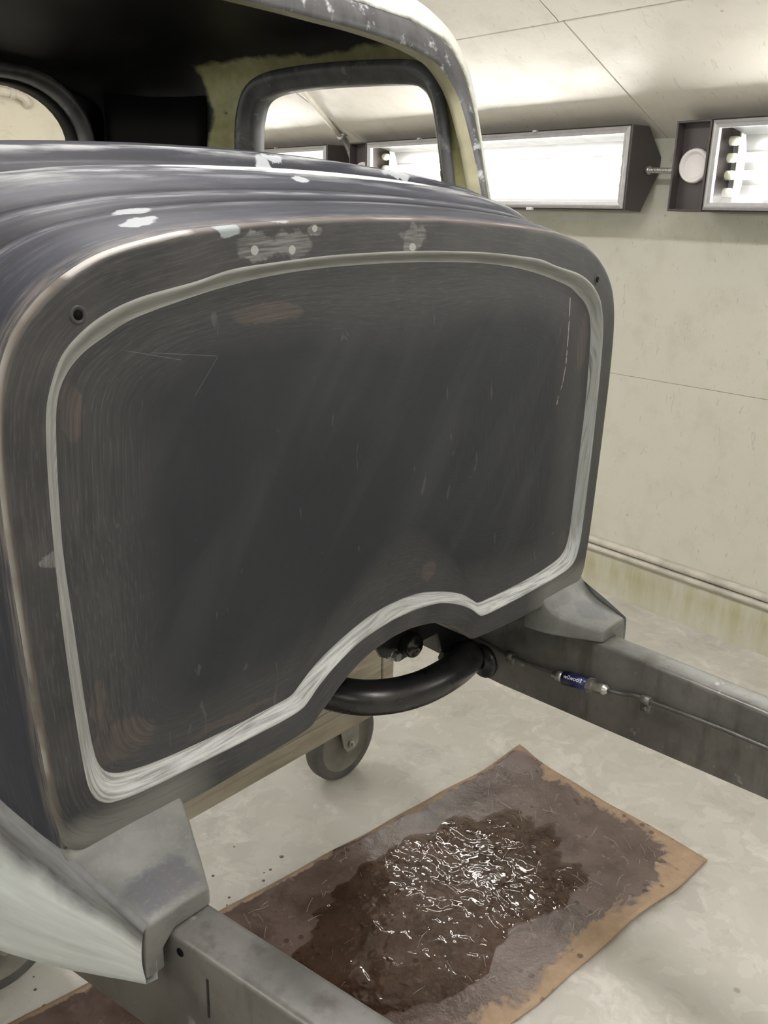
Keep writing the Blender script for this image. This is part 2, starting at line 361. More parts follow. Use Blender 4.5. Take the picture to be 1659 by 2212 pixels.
# ------------------------------------------------------------------ materials: car
def ellipse_masks(k, co, spots, nz=.25, nscale=60):
    """soft ragged patches at given points; spots (x, y, z, radius vector)"""
    p = k.n('VectorMath', {0: co, 1: k.n('VectorMath', {0: k.n('VectorMath', {0: k.noise(co, nscale, 3, col=True), 1: (.5, .5, .5)}, operation='SUBTRACT').outputs[0], 'Scale': nz*.04}, operation='SCALE').outputs[0]}, operation='ADD').outputs[0]
    acc = None
    for (x, y, z, rx, ry, rz) in spots:
        v = k.n('VectorMath', {0: p, 1: (x, y, z+ZO)}, operation='SUBTRACT').outputs[0]
        v = k.n('VectorMath', {0: v, 1: (1/rx, 1/ry, 1/rz)}, operation='MULTIPLY').outputs[0]
        d = k.n('VectorMath', {0: v}, operation='LENGTH').outputs['Value']
        m = k.rng(d, 1.08, .88); acc = m if acc is None else k.mx(acc, m)
    return acc
def seg_mask(k, co, segs, wid):
    acc = None
    x, y, z = k.xyz(co)
    for (ax, az, bx, bz) in segs:
        az += ZO; bz += ZO; L = math.hypot(bx-ax, bz-az); dx, dz = (bx-ax)/L, (bz-az)/L
        rx, rz = k.sub(x, ax), k.sub(z, az)
        t = k.add(k.mul(rx, dx), k.mul(rz, dz)); n = k.math('ABSOLUTE', k.sub(k.mul(rx, dz), k.mul(rz, dx)))
        m = k.mul(k.rng(n, wid, wid*.5), k.mul(k.rng(t, 0, .002), k.rng(t, L, L-.002))); acc = m if acc is None else k.mx(acc, m)
    return acc
DARK = (.0175, .0200, .0240); MID = (.060, .059, .060); GREY = (.165, .172, .165); PALE = (.50, .53, .52); COPPER = (.100, .079, .070)
def m_panel():
    k = NT('sanded_black_primer_panel'); co = k.pos(); fl = k.attr('flow', True); d = k.attr('dist')
    st = k.noise(k.scale(fl, (15, 260, 1)), 1, 4, .65); st2 = k.noise(k.scale(fl, (40, 620, 1), (3, 0, 0)), 1, 3, .6)
    cloud = k.noise(k.scale(co, (1, 1, .55)), 7, 4, .55, .8)
    jag = k.add(d, k.mul(k.sub(k.noise(co, 14, 4), .5), .05))
    border = k.rng(jag, .10, .035)
    c = k.mix(k.mul(k.rng(cloud, .45, .72), .4), DARK, (.027, .030, .034))
    wipe = k.noise(k.scale(k.n('VectorRotate', {'Vector': co, 'Axis': (0, 1, 0), 'Angle': .95}, rotation_type='AXIS_ANGLE').outputs[0], (3.0, 1, 16)), 1, 3, .5, .6)
    c = k.mix(k.mul(k.rng(wipe, .50, .68), .45), c, (.038, .041, .045))
    c = k.mix(k.mul(border, k.rng(st, .30, .66, .25, 1)), c, (.051, .0515, .0525))
    c = k.mix(k.mul(k.mul(border, k.rng(st2, .55, .75)), .5), c, (.115, .112, .108))
    # arcs of cross scratches
    w1 = k.noise(k.scale(co, (60, 1, 18)), 1, 2, .5, 1.2)
    c = k.mix(k.mul(k.rng(w1, .70, .74), .16), c, (.2, .2, .2))
    cop = ellipse_masks(k, co, [(-.405, 0, -.075, .009, .2, .025), (.395, 0, -.09, .014, .2, .040), (-.385, 0, -.385, .035, .2, .022), (-.26, 0, -.418, .06, .2, .006), (.06, 0, -.345, .014, .2, .012), (-.20, 0, -.010, .045, .2, .010), (-.405, 0, -.345, .008, .2, .03), (.39, 0, -.395, .012, .2, .02)], .5, 45)
    c = k.mix(k.mul(cop, k.rng(st, .35, .65, .05, .65)), c, COPPER)
    crack = seg_mask(k, co, [(.350, -.022, .351, -.115), (.351, -.115, .346, -.142), (.346, -.142, .336, -.162), (.336, -.162, .333, -.178)], .0011)
    crack2 = seg_mask(k, co, [(-.30, -.045, -.355, -.032), (-.262, -.045, -.29, -.078), (-.262, -.045, -.33, -.036)], .0004)
    br = k.rng(k.noise(co, 90, 2), .40, .52)
    c = k.mix(k.mul(crack, br), c, (.40, .33, .31)); c = k.mix(k.mul(crack2, .18), c, (.30, .31, .34))
    return k.pbr(c, k.rng(st, .3, .7, .50, .62), 0, k.bump(k.mul(st2, border), .05, .001), .25)
def m_bead():
    k = NT('grey_filler_bead'); co = k.pos(); fl = k.attr('flow', True)
    st = k.noise(k.scale(fl, (16, 330, 1)), 1, 4, .65); big = k.noise(k.scale(fl, (5, 60, 1), (9, 2, 0)), 1, 3); z = k.xyz(co)[2]
    c = k.mix(k.rng(st, .3, .7), (.16, .165, .158), (.27, .28, .272))
    low = k.rng(z, ZO-.36, ZO-.40); c = k.mix(k.mul(low, k.rng(st, .40, .58)), c, (.38, .395, .39))  # lower run painted lighter, as if its upward face caught light
    x = k.xyz(co)[0]; blue = k.mul(k.rng(x, .40, .42), k.rng(st, .52, .60)); c = k.mix(k.mul(blue, .7), c, (.20, .245, .265))
    dk = k.mul(k.rng(x, .415, .425), k.rng(big, .60, .66)); c = k.mix(k.mul(dk, .75), c, (.04, .042, .045))
    return k.pbr(c, .5, 0, k.bump(st, .08, .0015), .4)
def m_flange():
    k = NT('sanded_primer_flange'); co = k.pos(); fl = k.attr('flow', True); d = k.attr('dist'); x, y, z = k.xyz(co)
    st = k.noise(k.scale(fl, (18, 300, 1)), 1, 5, .65); st2 = k.noise(k.scale(fl, (45, 700, 1), (5, 0, 0)), 1, 3); blot = k.noise(co, 12, 4, .6)
    c = k.mix(k.rng(blot, .35, .68), (.024, .025, .0275), (.045, .0455, .047))
    c = k.mix(k.mul(k.rng(st, .48, .72), .55), c, (.085, .083, .081)); c = k.mix(k.mul(k.rng(st2, .60, .78), .4), c, (.165, .16, .157))
    # bare, brownish rolled edge, its pale edge highlight painted in
    ed = k.rng(k.add(d, k.mul(k.sub(blot, .5), .12)), .86, .985)
    c = k.mix(k.mul(ed, k.rng(st, .30, .55, .35, 1)), c, (.115, .098, .085))
    up_ = k.mul(k.rng(d, .93, 1.0), k.rng(k.noise(fl, 9, 3), .46, .56)); c = k.mix(k.mul(up_, .6), c, (.36, .35, .33))
    wt = k.mul(ellipse_masks(k, co, [(-.355, 0, .050, .075, .2, .03)], .6, 30), k.rng(k.add(d, k.mul(k.sub(st, .5), .10)), .90, .975)); c = k.mix(k.mul(wt, .85), c, (.46, .45, .42))  # whitish highlight painted on the upper left of the rolled edge
    halo = ellipse_masks(k, co, [(-.222, 0, .0485, .024, .2, .012), (-.180, 0, .0500, .024, .2, .013), (-.005, 0, .056, .020, .2, .014), (-.152, 0, .062, .008, .2, .006), (-.438, 0, -.19, .014, .2, .006)], .6, 70)
    c = k.mix(k.mul(halo, k.rng(st, .40, .62, .10, .55)), c, (.25, .255, .25))
    dot = ellipse_masks(k, co, [(-.224, 0, .0455, .0045, .2, .0042), (-.179, 0, .0455, .0042, .2, .0042), (-.150, 0, .0645, .0035, .2, .0032), (-.006, 0, .047, .0055, .2, .004)], .05, 40)
    c = k.mix(k.mul(dot, .75), c, (.36, .37, .36))
    pat = ellipse_masks(k, co, [(-.253, 0, .064, .014, .2, .007), (-.19, 0, .0705, .012, .2, .003)], .3, 60); c = k.mix(k.mul(pat, .75), c, (.29, .33, .345))
    # grey filler over the lower corners
    lowc = k.mul(k.rng(k.math('ABSOLUTE', x), .285, .34), k.rng(k.add(z, k.mul(k.sub(st, .5), .05)), ZO-.43, ZO-.452))
    c = k.mix(k.mul(lowc, k.rng(st, .25, .50, .5, 1)), c, (.130, .134, .124))
    return k.pbr(c, k.rng(st, .3, .7, .44, .58), 0, k.bump(st2, .06, .001), .32)
def m_cowl():
    k = NT('block_sanded_cowl_primer'); co = k.pos(); fl = k.attr('flow', True); t = k.xyz(fl)[1]; x, y, z = k.xyz(co)
    st = k.noise(k.scale(fl, (8, 110, 1)), 1, 5, .6); st2 = k.noise(k.scale(fl, (30, 420, 1), (2, 0, 0)), 1, 4); blot = k.noise(k.scale(fl, (3, 9, 1)), 1, 4)
    c = k.mix(k.rng(blot, .35, .65), (.022, .024, .033), (.043, .046, .060))
    c = k.mix(k.mul(k.rng(st, .50, .72), .5), c, (.080, .083, .098)); c = k.mix(k.mul(k.rng(st2, .60, .75), .28), c, (.19, .19, .20))
    crest = k.attr('crest'); c = k.mix(k.mul(k.mul(crest, k.rng(st, .44, .60)), .8), c, (.34, .35, .35)); c = k.mix(k.mul(k.attr('groove'), .9), c, (.012, .012, .014))  # groove shading and leftover dark primer, with pale crest highlights, painted into the colour
    c = k.mix(k.mul(k.mul(k.rng(st, .60, .66), k.rng(blot, .52, .60)), .45), c, COPPER)
    stro = ellipse_masks(k, co, [(.03, .166, .1145, .19, .0055, .03), (-.1, .168, .1145, .11, .0035, .03)], .07, 30); c = k.mix(k.mul(stro, k.rng(st, .35, .5, .35, .95)), c, (.60, .62, .62))
    patch = ellipse_masks(k, co, [(-.305, .062, .078, .020, .008, .03), (-.318, .037, .072, .020, .009, .03), (.0, .242, .132, .014, .01, .02), (-.03, .15, .105, .014, .006, .02), (.02, .252, .135, .02, .004, .02), (.25, .25, .13, .03, .005, .02), (.12, .262, .135, .03, .004, .02), (-.26, .262, .13, .04, .005, .02), (-.468, .02, -.015, .01, .012, .010)], .5, 45)
    c = k.mix(k.mul(patch, .8), c, (.36, .385, .40))
    ed = k.mul(k.rng(t, .014, .0), .9); c = k.mix(k.mul(ed, k.rng(st2, .35, .6, 0, .7)), c, (.22, .195, .17))
    return k.pbr(c, k.rng(st, .3, .7, .46, .60), 0, k.bump(st2, .05, .001), .20)
def m_body():
    k = NT('pale_grey_filler_primer'); co = k.pos(); e = k.attr('edge')
    blot = k.noise(co, 10, 5, .6); st = k.noise(k.scale(co, (20, 6, 60)), 1, 4, .6); fine = k.noise(co, 130, 3)
    c = k.mix(k.rng(blot, .35, .68), (.50, .53, .48), (.66, .68, .63))
    c = k.mix(k.mul(k.rng(st, .58, .72), .35), c, (.30, .31, .31))
    yel = k.noise(co, 5, 2); c = k.mix(k.mul(k.rng(yel, .55, .68), .35), c, (.50, .50, .33))
    dk = k.rng(k.add(e, k.mul(k.sub(blot, .5), .06)), .016, .000)
    c = k.mix(k.mul(dk, k.rng(st, .33, .5, .45, 1)), c, (.075, .076, .080))
    return k.pbr(c, k.rng(fine, .3, .7, .40, .5), 0, k.bump(fine, .03, .001), .45)
def m_sill():
    k = NT('pale_sill_filler'); co = k.pos(); t = k.attr('edge'); fl = k.attr('flow', True)
    st = k.noise(k.scale(fl, (5, 40, 1)), 1, 5, .6); blot = k.noise(co, 16, 4, .6)
    c = k.mix(k.rng(st, .35, .65), (.40, .43, .43), (.54, .58, .585))
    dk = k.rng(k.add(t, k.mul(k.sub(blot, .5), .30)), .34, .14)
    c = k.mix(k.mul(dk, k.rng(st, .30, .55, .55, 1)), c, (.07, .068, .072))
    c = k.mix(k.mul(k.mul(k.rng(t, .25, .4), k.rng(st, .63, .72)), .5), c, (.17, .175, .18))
    return k.pbr(c, .42, 0, k.bump(st, .05, .001), .45)
def m_foot():
    k = NT('grey_filler_toe'); co = k.pos(); x, y, z = k.xyz(co)
    blot = k.noise(co, 22, 4, .6); fine = k.noise(co, 220, 4, .7); bl2 = k.noise(co, 9, 2)
    c = k.mix(k.rng(blot, .35, .65), (.108, .113, .104), (.155, .160, .150))
    core = ellipse_masks(k, co, [(.398, -.045, -.5, .026, .03, .05), (.40, -.085, -.52, .04, .004, .012)], 1.0, 50)
    yn = k.add(y, k.mul(k.sub(k.noise(co, 60, 4, .7), .5), .022)); xn = k.add(x, k.mul(k.sub(k.noise(co, 55, 4, .7), .5), .02))
    near_ = k.mul(k.mul(k.rng(yn, -.036, -.044), k.rng(yn, -.082, -.076)), k.mul(k.rng(xn, -.432, -.424), k.rng(xn, -.362, -.370)))
    core = k.mx(k.mul(core, .5), near_)
    c = k.mix(k.mul(core, .8), c, (.068, .070, .082))
    c = k.mix(k.mul(k.rng(fine, .55, .75), .25), c, (.28, .275, .26))
    c = k.mix(k.mul(k.rng(bl2, .60, .70), .35), c, (.16, .115, .10))
    return k.pbr(c, .5, 0, k.bump(fine, .10, .001), .4)
def m_inner():
    k = NT('cabin_inside_olive_and_black'); co = k.pos(); x, y, z = k.xyz(co); nz = k.noise(co, 9, 5, .6); n2 = k.noise(co, 35, 4, .6)
    ax = k.math('ABSOLUTE', x); zz = k.add(z, k.mul(k.sub(nz, .5), .05)); yy = k.add(y, k.mul(k.sub(nz, .5), .06))
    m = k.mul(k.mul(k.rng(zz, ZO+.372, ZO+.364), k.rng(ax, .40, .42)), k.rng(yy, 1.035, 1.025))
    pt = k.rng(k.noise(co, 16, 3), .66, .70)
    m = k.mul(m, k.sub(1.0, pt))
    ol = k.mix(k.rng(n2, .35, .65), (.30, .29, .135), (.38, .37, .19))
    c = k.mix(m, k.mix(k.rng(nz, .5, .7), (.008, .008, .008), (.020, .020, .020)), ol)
    return k.pbr(c, .45, 0, k.bump(n2, .06, .002), .4)
def m_frame_dark(name, flecks=.5):
    k = NT(name); co = k.pos(); n = k.noise(k.scale(co, (30, 30, 14)), 1, 4, .6); b = k.noise(co, 28, 4, .65)
    c = k.mix(k.rng(n, .35, .65), (.045, .046, .05), (.09, .09, .095)); c = k.mix(k.mul(k.rng(b, .58, .66), flecks), c, (.45, .47, .48))
    return k.pbr(c, .42, 0, None, .5)
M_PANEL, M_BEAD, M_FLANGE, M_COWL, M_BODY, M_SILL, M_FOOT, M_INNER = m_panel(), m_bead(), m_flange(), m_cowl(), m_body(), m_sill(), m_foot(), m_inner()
M_WSF = m_frame_dark('sanded_windshield_frame', .75); M_WIN = m_frame_dark('black_window_reveal', .2)
M_JAMB = plain('olive_jamb', (.42, .40, .27), .45, 0, .2, 25, .05)
M_BLACK = plain('black_underside', (.020, .020, .021), .38, 0, .3, 30, .1)
M_MATTE = plain('matte_black_board', (.0035, .0035, .0035), .6, 0, .2, 30, .02, .2)
M_HOLE = plain('dark_hole', (.004, .004, .004), .8, 0, .1, 30, 0, .1)

# ------------------------------------------------------------------ car body: firewall
body = empty('vintage_coupe', (0, 0, ZO-.6), 'vintage coupe body shell in sanded grey primer with a smooth firewall, roof and cowl', 'car')
E_K = [(0, .076), (.055, .0755), (.14, .073), (.21, .0695), (.265, .065), (.31, .0595), (.37, .046), (.408, .028), (.434, .008), (.452, -.014), (.463, -.038), (.469, -.065), (.472, -.104), (.472, -.16), (.469, -.24), (.465, -.32), (.461, -.385), (.457, -.425), (.451, -.460), (.425, -.4795), (.37, -.481), (.31, -.481), (.262, -.480), (.205, -.4765), (.158, -.4725), (.146, -.466), (.128, -.4535), (.104, -.4365), (.068, -.4185), (.025, -.4095), (0, -.408)]
SO_K = [(0, .043), (.05, .0425), (.13, .040), (.2, .035), (.25, .030), (.29, .021), (.345, .0105), (.378, -.001), (.40, -.014), (.417, -.03), (.427, -.05), (.433, -.07), (.436, -.104), (.4375, -.16), (.437, -.24), (.434, -.32), (.430, -.385), (.425, -.415), (.414, -.431), (.395, -.4375), (.36, -.441), (.31, -.442), (.26, -.443), (.205, -.443), (.172, -.441), (.158, -.434), (.143, -.422), (.113, -.4055), (.074, -.391), (.026, -.384), (0, -.383)]
SI_K = [(0, .0305), (.05, .030), (.13, .0275), (.2, .0215), (.25, .014), (.29, .006), (.343, -.007), (.372, -.02), (.393, -.032), (.408, -.047), (.417, -.067), (.421, -.1), (.4235, -.16), (.4235, -.2), (.4205, -.26), (.417, -.33), (.413, -.38), (.407, -.403), (.395, -.415), (.375, -.421), (.34, -.4255), (.29, -.428), (.25, -.4285), (.205, -.428), (.176, -.4265), (.163, -.419), (.137, -.402), (.1, -.3865), (.055, -.3735), (.02, -.369), (0, -.3685)]
subs = [max(2, int(math.hypot(b[0]-a[0], b[1]-a[1])/.005)) for a, b in zip(SO_K, SO_K[1:])]
def full(keys):
    h = resample(keys, subs); m = h[-2:0:-1].copy(); m[:, 0] *= -1
    return np.vstack([h, m])
E2, SO2, SI2 = full(E_K), full(SO_K), full(SI_K)
NC = len(E2)
arc = np.zeros(NC); arc[1:] = np.cumsum(np.linalg.norm(np.diff(SO2, axis=0), axis=1))
def xz(P2, y): return np.column_stack([P2[:, 0], np.full(len(P2), y) if np.isscalar(y) else y, P2[:, 1]+ZO])
ED_R = .007
# flange: from bead edge to rolled outer edge
rows, dist, flow = [], [], []
for f in [0, .03, .08, .2, .35, .5, .65, .78, .86, .90, .935, .965, .985, .996, 1.0]:
    r = max(0, (f-.86)/.14); yv = ED_R*(1-math.sqrt(max(0, 1-r*r)))
    P = SO2*(1-f)+E2*f; rows.append(xz(P, yv)); dist.append(np.full(NC, f))
    wd = np.linalg.norm(P-SO2, axis=1); flow.append(np.column_stack([arc, wd, np.zeros(NC)]))
flange = obj('firewall_flange', grid_mesh(rows, True, attrs={'dist': np.array(dist), 'flow': np.array(flow)}, flip=True), M_FLANGE, body)
# bead: rolled step down to the panel
rows, flow = [], []
for f, yv in [(0, 0), (.08, -.0008), (.18, -.0006), (.30, .0012), (.45, .0045), (.60, .0080), (.75, .0108), (.88, .0122), (1, .0120)]:
    P = SO2*(1-f)+SI2*f; rows.append(xz(P, yv)); flow.append(np.column_stack([arc, np.linalg.norm(P-SO2, axis=1), np.zeros(NC)]))
tag(obj('groove_bead', grid_mesh(rows, True, attrs={'flow': np.array(flow)}), M_BEAD, body), 'light grey filler bead tracing the firewall recess')
# recessed panel, very slightly crowned
cen = np.array([0, -.17]); rows, dist, flow = [], [], []
for s in [1, .985, .96, .93, .89, .84, .78, .72, .66, .58, .48, .36, .22, .08]:
    P = cen+(SI2-cen)*s; yv = .012-.006*(1-s**4)
    rows.append(xz(P, yv)); d = np.linalg.norm(P-SI2, axis=1); dist.append(d); flow.append(np.column_stack([arc, d, np.zeros(NC)]))
me = grid_mesh(rows, True, attrs={'dist': np.array(dist), 'flow': np.array(flow)})
b = bmesh.new(); b.from_mesh(me); b.verts.ensure_lookup_table(); n0 = (len(rows)-1)*NC
b.faces.new([b.verts[n0+i] for i in range(NC)]); bmesh.ops.recalc_face_normals(b, faces=b.faces); b.to_mesh(me); b.free()
tag(obj('firewall_panel', me, M_PANEL, body), 'recessed black sanded firewall panel')
# return lip behind the tunnel arch and lower edge
iL = [i for i in range(NC) if E2[i, 1] < -.40 and abs(E2[i, 0]) < .335]
A = E2[iL]; rows = []
for yv, dz in ((ED_R, 0), (.012, .001), (.055, .003), (.075, .004), (.075, .012), (.055, .012)):
    rows.append(xz(A+np.array([0, dz]), yv))
obj('tunnel_lip', grid_mesh(rows), M_BLACK, body)
for s in (-1, 1):
    h = obj('bolt_hole', lathe([(0, .006), (.0040, .006), (.0040, -.0002), (.0058, -.0012), (.0072, -.0008), (.0078, .0006)], (s*.40, 0, ZO), (0, 1, 0), 20), M_FLANGE, body)
    add_attr(h.data, 'dist', np.full(len(h.data.vertices), .5)); add_attr(h.data, 'flow', np.zeros((len(h.data.vertices), 3)))
    obj('bore', lathe([(0, -.0004), (.0038, -.0004), (.0038, .004), (0, .004)], (s*.40, 0, ZO), (0, 1, 0), 16), M_HOLE, h)

# ------------------------------------------------------------------ cowl
T_K = [(0, .148), (.06, .1475), (.155, .145), (.235, .141), (.30, .1365), (.35, .132), (.415, .124), (.46, .116), (.492, .106), (.512, .09), (.522, .065), (.526, .03), (.528, -.02), (.529, -.07), (.53, -.13), (.53, -.18), (.53, -.22), (.53, -.245), (.53, -.27), (.530, -.285)]
EC_K = E_K[:19]+[(.4515, -.474)]
sb = [max(2, int(math.hypot(b[0]-a[0], b[1]-a[1])/.008)) for a, b in zip(T_K, T_K[1:])]
def fullo(keys):
    h = resample(keys, sb); m = h[:0:-1].copy(); m[:, 0] *= -1
    return np.vstack([m, h])
EC, TC = fullo(EC_K), fullo(T_K); NCC = len(EC)
arc2 = np.zeros(NCC); arc2[1:] = np.cumsum(np.linalg.norm(np.diff(TC, axis=0), axis=1))
rip_y = np.array([0, .02, .045, .066, .074, .082, .100, .112, .120, .128, .150, .166, .180, .200, .225, .240, .249, .255, .262, .272, .285])/.285
rip_z = np.array([0, .0005, .0005, -.0005, -.0055, -.0012, .0000, -.0015, -.0080, -.0030, .0025, .0050, .0030, -.0030, -.0060, -.0045, .0030, .0042, .0010, -.0008, .0015])
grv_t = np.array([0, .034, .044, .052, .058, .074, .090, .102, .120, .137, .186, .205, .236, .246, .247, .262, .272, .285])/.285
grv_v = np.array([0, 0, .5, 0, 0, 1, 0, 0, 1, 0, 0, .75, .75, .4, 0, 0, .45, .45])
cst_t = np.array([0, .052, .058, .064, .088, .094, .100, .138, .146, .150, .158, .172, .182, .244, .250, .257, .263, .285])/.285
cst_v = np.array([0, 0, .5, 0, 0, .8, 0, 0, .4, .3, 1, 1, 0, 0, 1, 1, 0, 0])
ts = np.linspace(0, 1, 170); topw = np.clip((TC[:, 1]-.02)/.07, 0, 1); topw = topw*topw*(3-2*topw)
crn = np.clip((TC[:, 1]-.02)/.07, 0, 1)
yend = .27+.36*np.clip(TC[:, 1]-.10, 0, 1)
rows, flow, crest, groove = [], [], [], []
for t in ts:
    g = t
    P = EC*(1-g)+TC*g; P = P.copy(); P[:, 0] *= 1+.004*math.sin(math.pi*t)
    ryl = float(np.interp(.28*t, [0, .033, .071, .117, .2, .28], [-.474, -.461, -.441, -.410, -.345, -.285])); low_w = np.clip((-.15-EC[:, 1])/.32, 0, 1)
    P[:, 1] += (ryl-(-.474+.189*t))*low_w
    rz = 1.5*float(np.interp(t, rip_y, rip_z)); P[:, 1] += rz*topw+.006*math.sin(math.pi*t)*topw*0
    yv = ED_R+(yend-ED_R)*t
    rows.append(np.column_stack([P[:, 0], yv, P[:, 1]+ZO])); flow.append(np.column_stack([arc2, yv-ED_R, np.zeros(NCC)]))
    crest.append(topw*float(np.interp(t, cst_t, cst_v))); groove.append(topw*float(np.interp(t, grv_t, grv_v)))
last = rows[-1]
for dy, dz in ((.004, .0005), (.008, -.002), (.012, -.012), (.014, -.05)):
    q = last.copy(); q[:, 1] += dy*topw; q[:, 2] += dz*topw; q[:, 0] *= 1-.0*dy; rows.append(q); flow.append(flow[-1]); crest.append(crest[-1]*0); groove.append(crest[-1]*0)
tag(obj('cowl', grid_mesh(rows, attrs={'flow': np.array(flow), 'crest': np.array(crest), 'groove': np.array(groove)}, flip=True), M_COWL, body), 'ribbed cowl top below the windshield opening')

# ------------------------------------------------------------------ toe extensions resting on the rails, and the sills
for s in (-1, 1):
    st = [(.03, .330, .4535, -.455), (.004, .330, .4535, -.464), (-.006, .3315, .4525, -.475), (-.016, .334, .4505, -.4835), (-.03, .340, .447, -.490), (-.05, .3485, .442, -.4945), (-.087, .366, .4335, -.502)]
    rows = []
    for y, xi, xo, zt in st:
        xk = xo-.017
        rows.append([(s*x, y, z+ZO) for x, z in [(xi, -.5222), (xi-.0, zt-.004), (xi+.004, zt), ((xi+xo)/2, zt+.001), (xo-.004, zt), (xo, zt-.004), (xo+.002, -.53), (xo+.003, -.557), (xk, -.557), (xk, -.535), (xk-.012, -.5222)]])
    me = grid_mesh(rows, closed_u=True); bb = bmesh.new(); bb.from_mesh(me); bb.verts.ensure_lookup_table(); n = 11; R = len(rows)
    bb.faces.new([bb.verts[i] for i in range(n)]); bb.faces.new([bb.verts[(R-1)*n+i] for i in range(n)]); bmesh.ops.recalc_face_normals(bb, faces=bb.faces); bb.to_mesh(me); bb.free()
    obj('toe_extension', me, M_FOOT, body, bevel=.0035, seg=3)
    # sill skin sweeping back from the toe tip
    ys = np.concatenate([np.linspace(-.0875, .28, 60), np.linspace(.30, 1.15, 40)])
    Ry = np.interp(ys, [-.09, -.047, 0, .033, .071, .117, .2, .28, .6, 1.15], [-.505, -.489, -.474, -.461, -.441, -.410, -.345, -.285, -.25, -.30])
    By = np.interp(ys, [-.09, -.04, 0, .04, .08, .14, .28, 1.15], [-.559, -.577, -.591, -.601, -.608, -.615, -.62, -.62])
    kx = resample([(-.0875, .4365), (-.04, .4465), (0, .4545), (.05, .4690), (.1, .4840), (.2, .5115), (.28, .5325), (.6, .556), (1.15, .54)], [10]*8)
    xs = np.interp(ys, kx[:, 0], kx[:, 1])
    rows, fl_, ed = [], [], []
    rows.append(np.column_stack([s*(xs-.005), ys, Ry+.004+ZO])); fl_.append(np.column_stack([ys, ys*0, ys*0])); ed.append(ys*0)
    for t in np.linspace(0, 1, 16):
        bul = .010*math.sin(math.pi*min(1, t*1.1))+.004*t
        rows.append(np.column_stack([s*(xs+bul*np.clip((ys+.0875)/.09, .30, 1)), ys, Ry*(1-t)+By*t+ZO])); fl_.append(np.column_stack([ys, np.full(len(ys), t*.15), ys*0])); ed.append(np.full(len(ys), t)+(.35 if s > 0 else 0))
    # turned-under bottom edge
    q = rows[-1].copy(); q[:, 0] -= s*.012; q[:, 2] -= .003; rows.append(q); fl_.append(fl_[-1]); ed.append(ed[-1])
    q = q.copy(); q[:, 2] += .02; rows.append(q); fl_.append(fl_[-1]); ed.append(ed[-1])
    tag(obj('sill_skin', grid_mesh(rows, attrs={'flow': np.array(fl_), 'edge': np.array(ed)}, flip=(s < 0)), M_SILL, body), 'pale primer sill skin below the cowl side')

# ------------------------------------------------------------------ cabin shell
WK = .36
def wsp(x, z): return (x, .27+WK*(z-.10), z)
F0 = [(.530, -.30), (.529, -.10), (.526, .03), (.514, .08), (.515, .105), (.522, .18), (.526, .216), (.527, .259), (.520, .308), (.486, .345), (.422, .362), (.348, .367), (.28, .370), (.15, .373), (0, .374)]
F1 = [(.535, -.30), (.538, -.10), (.540, .03), (.542, .08), (.545, .116), (.549, .18), (.551, .226), (.551, .277), (.544, .325), (.513, .370), (.45, .397), (.36, .411), (.28, .419), (.15, .428), (0, .431)]
F0B = [(.533, -.30), (.533, -.10), (.533, .03), (.535, .08), (.538, .116), (.546, .18), (.552, .226), (.558, .277), (.554, .325), (.527, .371), (.462, .402), (.362, .417), (.28, .425), (.15, .434), (0, .437)]
F1 = [(x+.006, z+.004*(z > .3)) for x, z in F0B]
def loop3(keys, yf): return [(x, yf(x, z), z) for x, z in keys]
L0 = loop3(F0, lambda x, z: .27+WK*(max(z, .08)-.10))
L1_ = loop3(F1, lambda x, z: .345+WK*(max(z, .08)-.10))
L2_ = [(x*1.015+.004, .60, z+.022*max(0, z-.2)/.2) for x, z in F1]
L3_ = [(x*1.01+.004, .88, z+.014*max(0, z-.2)/.2) for x, z in F1]
L4_ = [(x*.955, 1.06, z-.02*max(0, z-.2)/.2) for x, z in F1]
L5_ = [(x*.80, 1.175, z-.055*max(0, z-.2)/.2) for x, z in F1]
L6_ = [(x*.70, 1.215, z-.09*max(0, z-.2)/.2) for x, z in F1]
L0B = loop3(F0B, lambda x, z: .27+WK*(max(z, .08)-.10)+.016)
SEC = [L0, L0B, L1_, L2_, L3_, L4_, L5_, L6_]
hs = [6, 8, 6, 5, 8, 6, 6, 8, 8, 8, 8, 8, 8, 8]
cols = [resample(s_, hs) for s_ in SEC]
keycols = np.array(cols)
st_sub = [8, 8, 30, 34, 22, 14, 8]
half = np.array([resample(keycols[:, j, :], st_sub) for j in range(keycols.shape[1])]).transpose(1, 0, 2)
mir = half[:, -2::-1, :].copy(); mir[:, :, 0] *= -1
G = np.concatenate([half, mir], axis=1)
dedge = np.zeros(G.shape[:2]); dedge[1:] = np.cumsum(np.linalg.norm(np.diff(G, axis=0), axis=2), axis=0)
WIN = [(.385, .115), (.393, .150), (.402, .191), (.412, .236), (.424, .270), (.446, .292), (.48, .301), (.568, .307), (.686, .311), (.789, .310), (.845, .305), (.877, .292), (.892, .266), (.899, .231), (.900, .17), (.898, .13), (.885, .112), (.64, .108), (.40, .108)]
RWIN = [(-.317, .2)]
def in_poly(p, poly):
    x, y = p; c = False; n = len(poly); j = n-1
    for i in range(n):
        if ((poly[i][1] > y) != (poly[j][1] > y)) and (x < (poly[j][0]-poly[i][0])*(y-poly[i][1])/(poly[j][1]-poly[i][1])+poly[i][0]): c = not c
        j = i
    return c
def nearest(p, poly):
    best = None; p = Vector(p)
    for i in range(len(poly)):
        a, b_ = Vector(poly[i]), Vector(poly[(i+1) % len(poly)]); ab = b_-a; t = max(0, min(1, (p-a).dot(ab)/ab.length_squared)); q = a+ab*t
        if best is None or (q-p).length < best[0]: best = ((q-p).length, q)
    return best[1]
Gw = G.copy(); Gw[:, :, 2] += ZO
me = grid_mesh(Gw, attrs={'edge': dedge}, flip=False)
b = bmesh.new(); b.from_mesh(me)
kill = []
